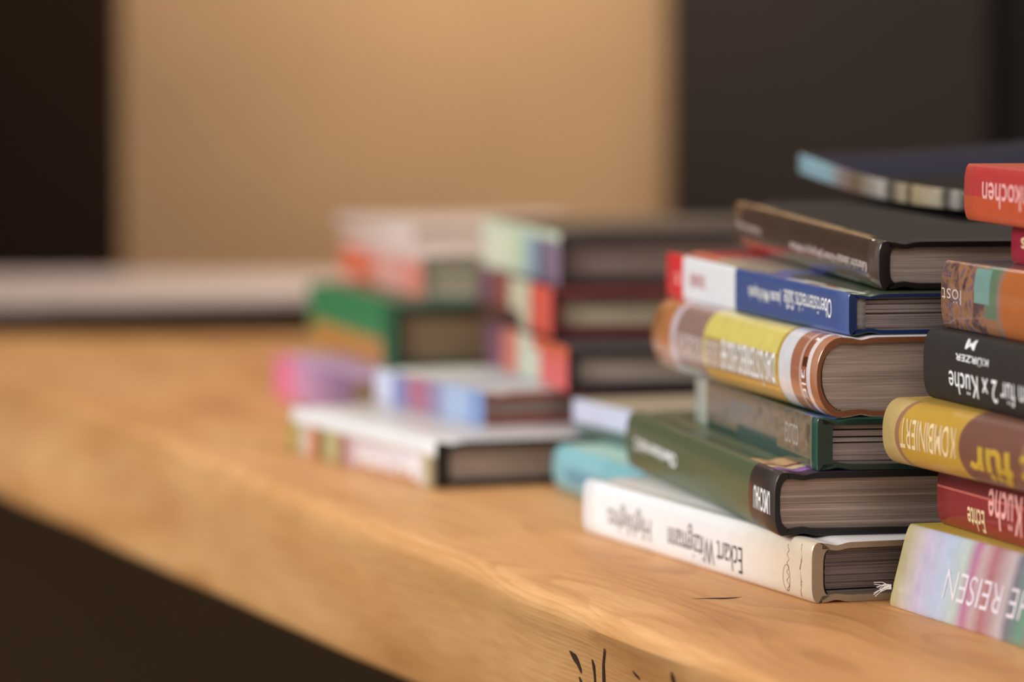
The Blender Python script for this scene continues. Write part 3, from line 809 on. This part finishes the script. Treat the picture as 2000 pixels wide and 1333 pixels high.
# C tower on the bench behind
o = at_h(690, 826, 0.0); hd, L, T = 17.0, 0.20, 0.0282
Ly = Lay(o, hd, L, T)
C3S = printed('pink_spine', [(0, (120, 96, 130)), (0.35, (170, 130, 172)), (0.62, (206, 156, 190)), (0.80, (236, 120, 160)), (1, (238, 130, 160))], rough=0.4, interp='LINEAR')
make_book('book', o, hd, L, 0.15, T, C3S, printed('lilac_cover', [(0, (196, 160, 196))], rough=0.4), bulge=0.002, power=5,
    label='pink and purple book at the foot of the furthest left stack', pages=PAPER_CREAM)
hc3 = T
o = at_h(772, 727, hc3); hd, L, T = 14.5, 0.262, 0.0425
C4S = printed('green_orange_spine', [(0, (46, 132, 84)), (1, (60, 140, 94))], rects=[(0.12, 0.95, 0.0, 0.42, (190, 134, 70)), (0, 0.12, 0.0, 1.0, (30, 96, 62))], rough=0.4)
make_book('book', o, hd, L, 0.17, T, C4S, printed('green_cover', [(0, (52, 96, 70))], rough=0.4), edge_mat=plain('deep_green_case', (36, 58, 44)), bulge=0.001, power=8, tb=0.0068, ts=0.006, pages=paper('olive_paper', (160, 138, 106)),
    label='thick green book with an orange patch, blurred, below the orange one')
hc4 = hc3 + T
o = at_h(824, 582, hc4); hd, L, T = 13.5, 0.262, 0.0285
C5S = printed('orange_white_spine', [(0, (238, 122, 96)), (0.16, (244, 160, 144)), (0.45, (246, 178, 164)), (0.6, (240, 140, 110)), (0.75, (238, 116, 84)), (1, (240, 130, 100))], rects=[(0, 1, 0.80, 1.0, (226, 196, 190))], rough=0.4, interp='LINEAR')
make_book('book', o, hd, L, 0.16, T, C5S, printed('pale_pink_cover', [(0, (222, 202, 196))], rough=0.4), edge_mat=plain('pale_pink_case', (208, 190, 176)), bulge=0.001, power=8, pages=PAPER_CREAM,
    label='orange spined book near the top of the furthest left stack')
hc5 = hc4 + T
o = at_h(806, 468, hc5); hd, L, T = 15.0, 0.24, 0.0075
make_book('magazine', o, hd, L, 0.16, T, printed('pale_magazine_spine', [(0, (226, 206, 200))], rough=0.4), printed('pale_magazine_cover', [(0, (224, 208, 200))], rough=0.4), bulge=0.0006, power=4, tb=0.0006, groove=False, ts=0.0008, pages=PAPER_CREAM, layers=10, cat='magazine',
    label='thin pale magazine lying on the orange book, furthest left stack')
GROUP = 'books of the blurred middle stack'
# D tower on the small book and the lavender book
E_TOP = hc2
o = at_h(1110, 768, E_TOP + 0.0002); hd, L, T = 12.0, 0.22, 0.0246
Ly = Lay(o, hd, L, T)
D3S = printed('red_cream_spine_low', [(0, (222, 96, 92)), (Ly.u(1058), (206, 206, 184)), (Ly.u(1015), (206, 120, 100)), (Ly.u(985), (116, 78, 96)), (1, (120, 84, 104))], rects=[(0, 0.4, 0.75, 1.0, (206, 96, 60))], rough=0.4)
make_book('book', o, hd, L, 0.21, T, D3S, printed('black_cover_low', [(0, (46, 38, 44))], rough=0.4), edge_mat=plain('black_case_low', (44, 38, 42)), bulge=0.001, power=8, pages=PAPER_WARM, ts=0.007, tb=0.0052,
    label='red and cream spined book, lowest of three in the middle blurred stack', group=None)
hd3 = E_TOP + T
o = at_h(1079, 661, hd3); hd, L, T = 11.0, 0.225, 0.0275
Ly = Lay(o, hd, L, T)
D2S = printed('red_cream_spine_mid', [(0, (222, 92, 76)), (Ly.u(1038), (206, 200, 170)), (Ly.u(998), (150, 76, 70)), (Ly.u(970), (120, 84, 96)), (1, (128, 96, 110))], rects=[(0.4, 1, 0.0, 0.35, (90, 56, 50))], rough=0.4)
make_book('book', o, hd, L, 0.21, T, D2S, printed('dark_red_cover', [(0, (110, 30, 28))], rough=0.4), bot_mat=CASE_BLACK, edge_mat=plain('dark_red_case', (92, 30, 26)), bulge=0.001, power=8, pages=PAPER_CREAM, ts=0.0075, tb=0.0068,
    label='red and cream spined book with dark red boards, middle of three blurred books')
hd2 = hd3 + T
o = at_h(1094, 560, hd2); hd, L, T = 11.0, 0.235, 0.0300
Ly = Lay(o, hd, L, T)
D1S = printed('pale_green_spine', [(0, (150, 124, 140)), (Ly.u(1062), (116, 100, 124)), (Ly.u(1040), (150, 176, 190)), (Ly.u(1015), (206, 222, 184)), (Ly.u(985), (232, 232, 206)), (1, (232, 230, 206))], rects=[(0, 0.9, 0.84, 1.0, (206, 216, 190))], rough=0.4, interp='LINEAR')
make_book('book', o, hd, L, 0.215, T, D1S, printed('charcoal_cover', [(0, (60, 52, 48)), (0.6, (104, 94, 84)), (1, (180, 172, 150))], rough=0.45), edge_mat=plain('charcoal_case', (52, 42, 38)), bulge=0.001, power=8, pages=paper('brown_paper', (150, 130, 120)), ts=0.006, tb=0.0062,
    label='pale green and blue spined book with dark boards, top of the middle blurred stack')
GROUP = 'low books lying behind the sharp stack'
# E books between the white book and the blurred stacks
hd, L, T = 16.0, 0.165, 0.0240
o = from_far(1100, 957, 0.0, hd, L); 
make_book('book', o, hd, L, 0.16, T, printed('cyan_spine', [(0, (130, 186, 194)), (0.5, (140, 194, 202)), (1, (132, 192, 208))], rects=[(0.4, 0.85, 0.25, 0.6, (110, 158, 178))], rough=0.4, coat=0.2), printed('mint_cover', [(0, (176, 214, 196))], rough=0.4), bulge=0.006, power=2.4, groove=False, tb=0.0014, pages=PAPER_CREAM,
    label='light blue paperback peeping out behind the white book on the bench')
he = T
T = 0.0072
o = from_far(1128, 852, he, 20.0, 0.125)
make_book('booklet', o, 20.0, 0.125, 0.15, T, printed('teal_booklet_spine', [(0, (84, 104, 96)), (1, (90, 110, 104))], rough=0.4), printed('teal_booklet_cover', [(0, (96, 112, 100))], rough=0.4), bulge=0.0006, power=4, groove=False, tb=0.0006, ts=0.0008, layers=10, pages=PAPER_COOL, cat='booklet',
    label='thin grey green booklet between the light blue and the lavender book')
he += T
T = E_TOP - he
o = from_far(1121, 824, he, 20.0, 0.13)
make_book('book', o, 20.0, 0.13, 0.18, T, printed('lavender_spine', [(0, (206, 206, 226))], rough=0.4), printed('beige_cover', [(0, (176, 158, 132))], rough=0.5), bulge=0.001, power=6, groove=False, tb=0.0016, pages=PAPER_CREAM, layers=16,
    label='slim book with a plain lavender white spine behind the green book')
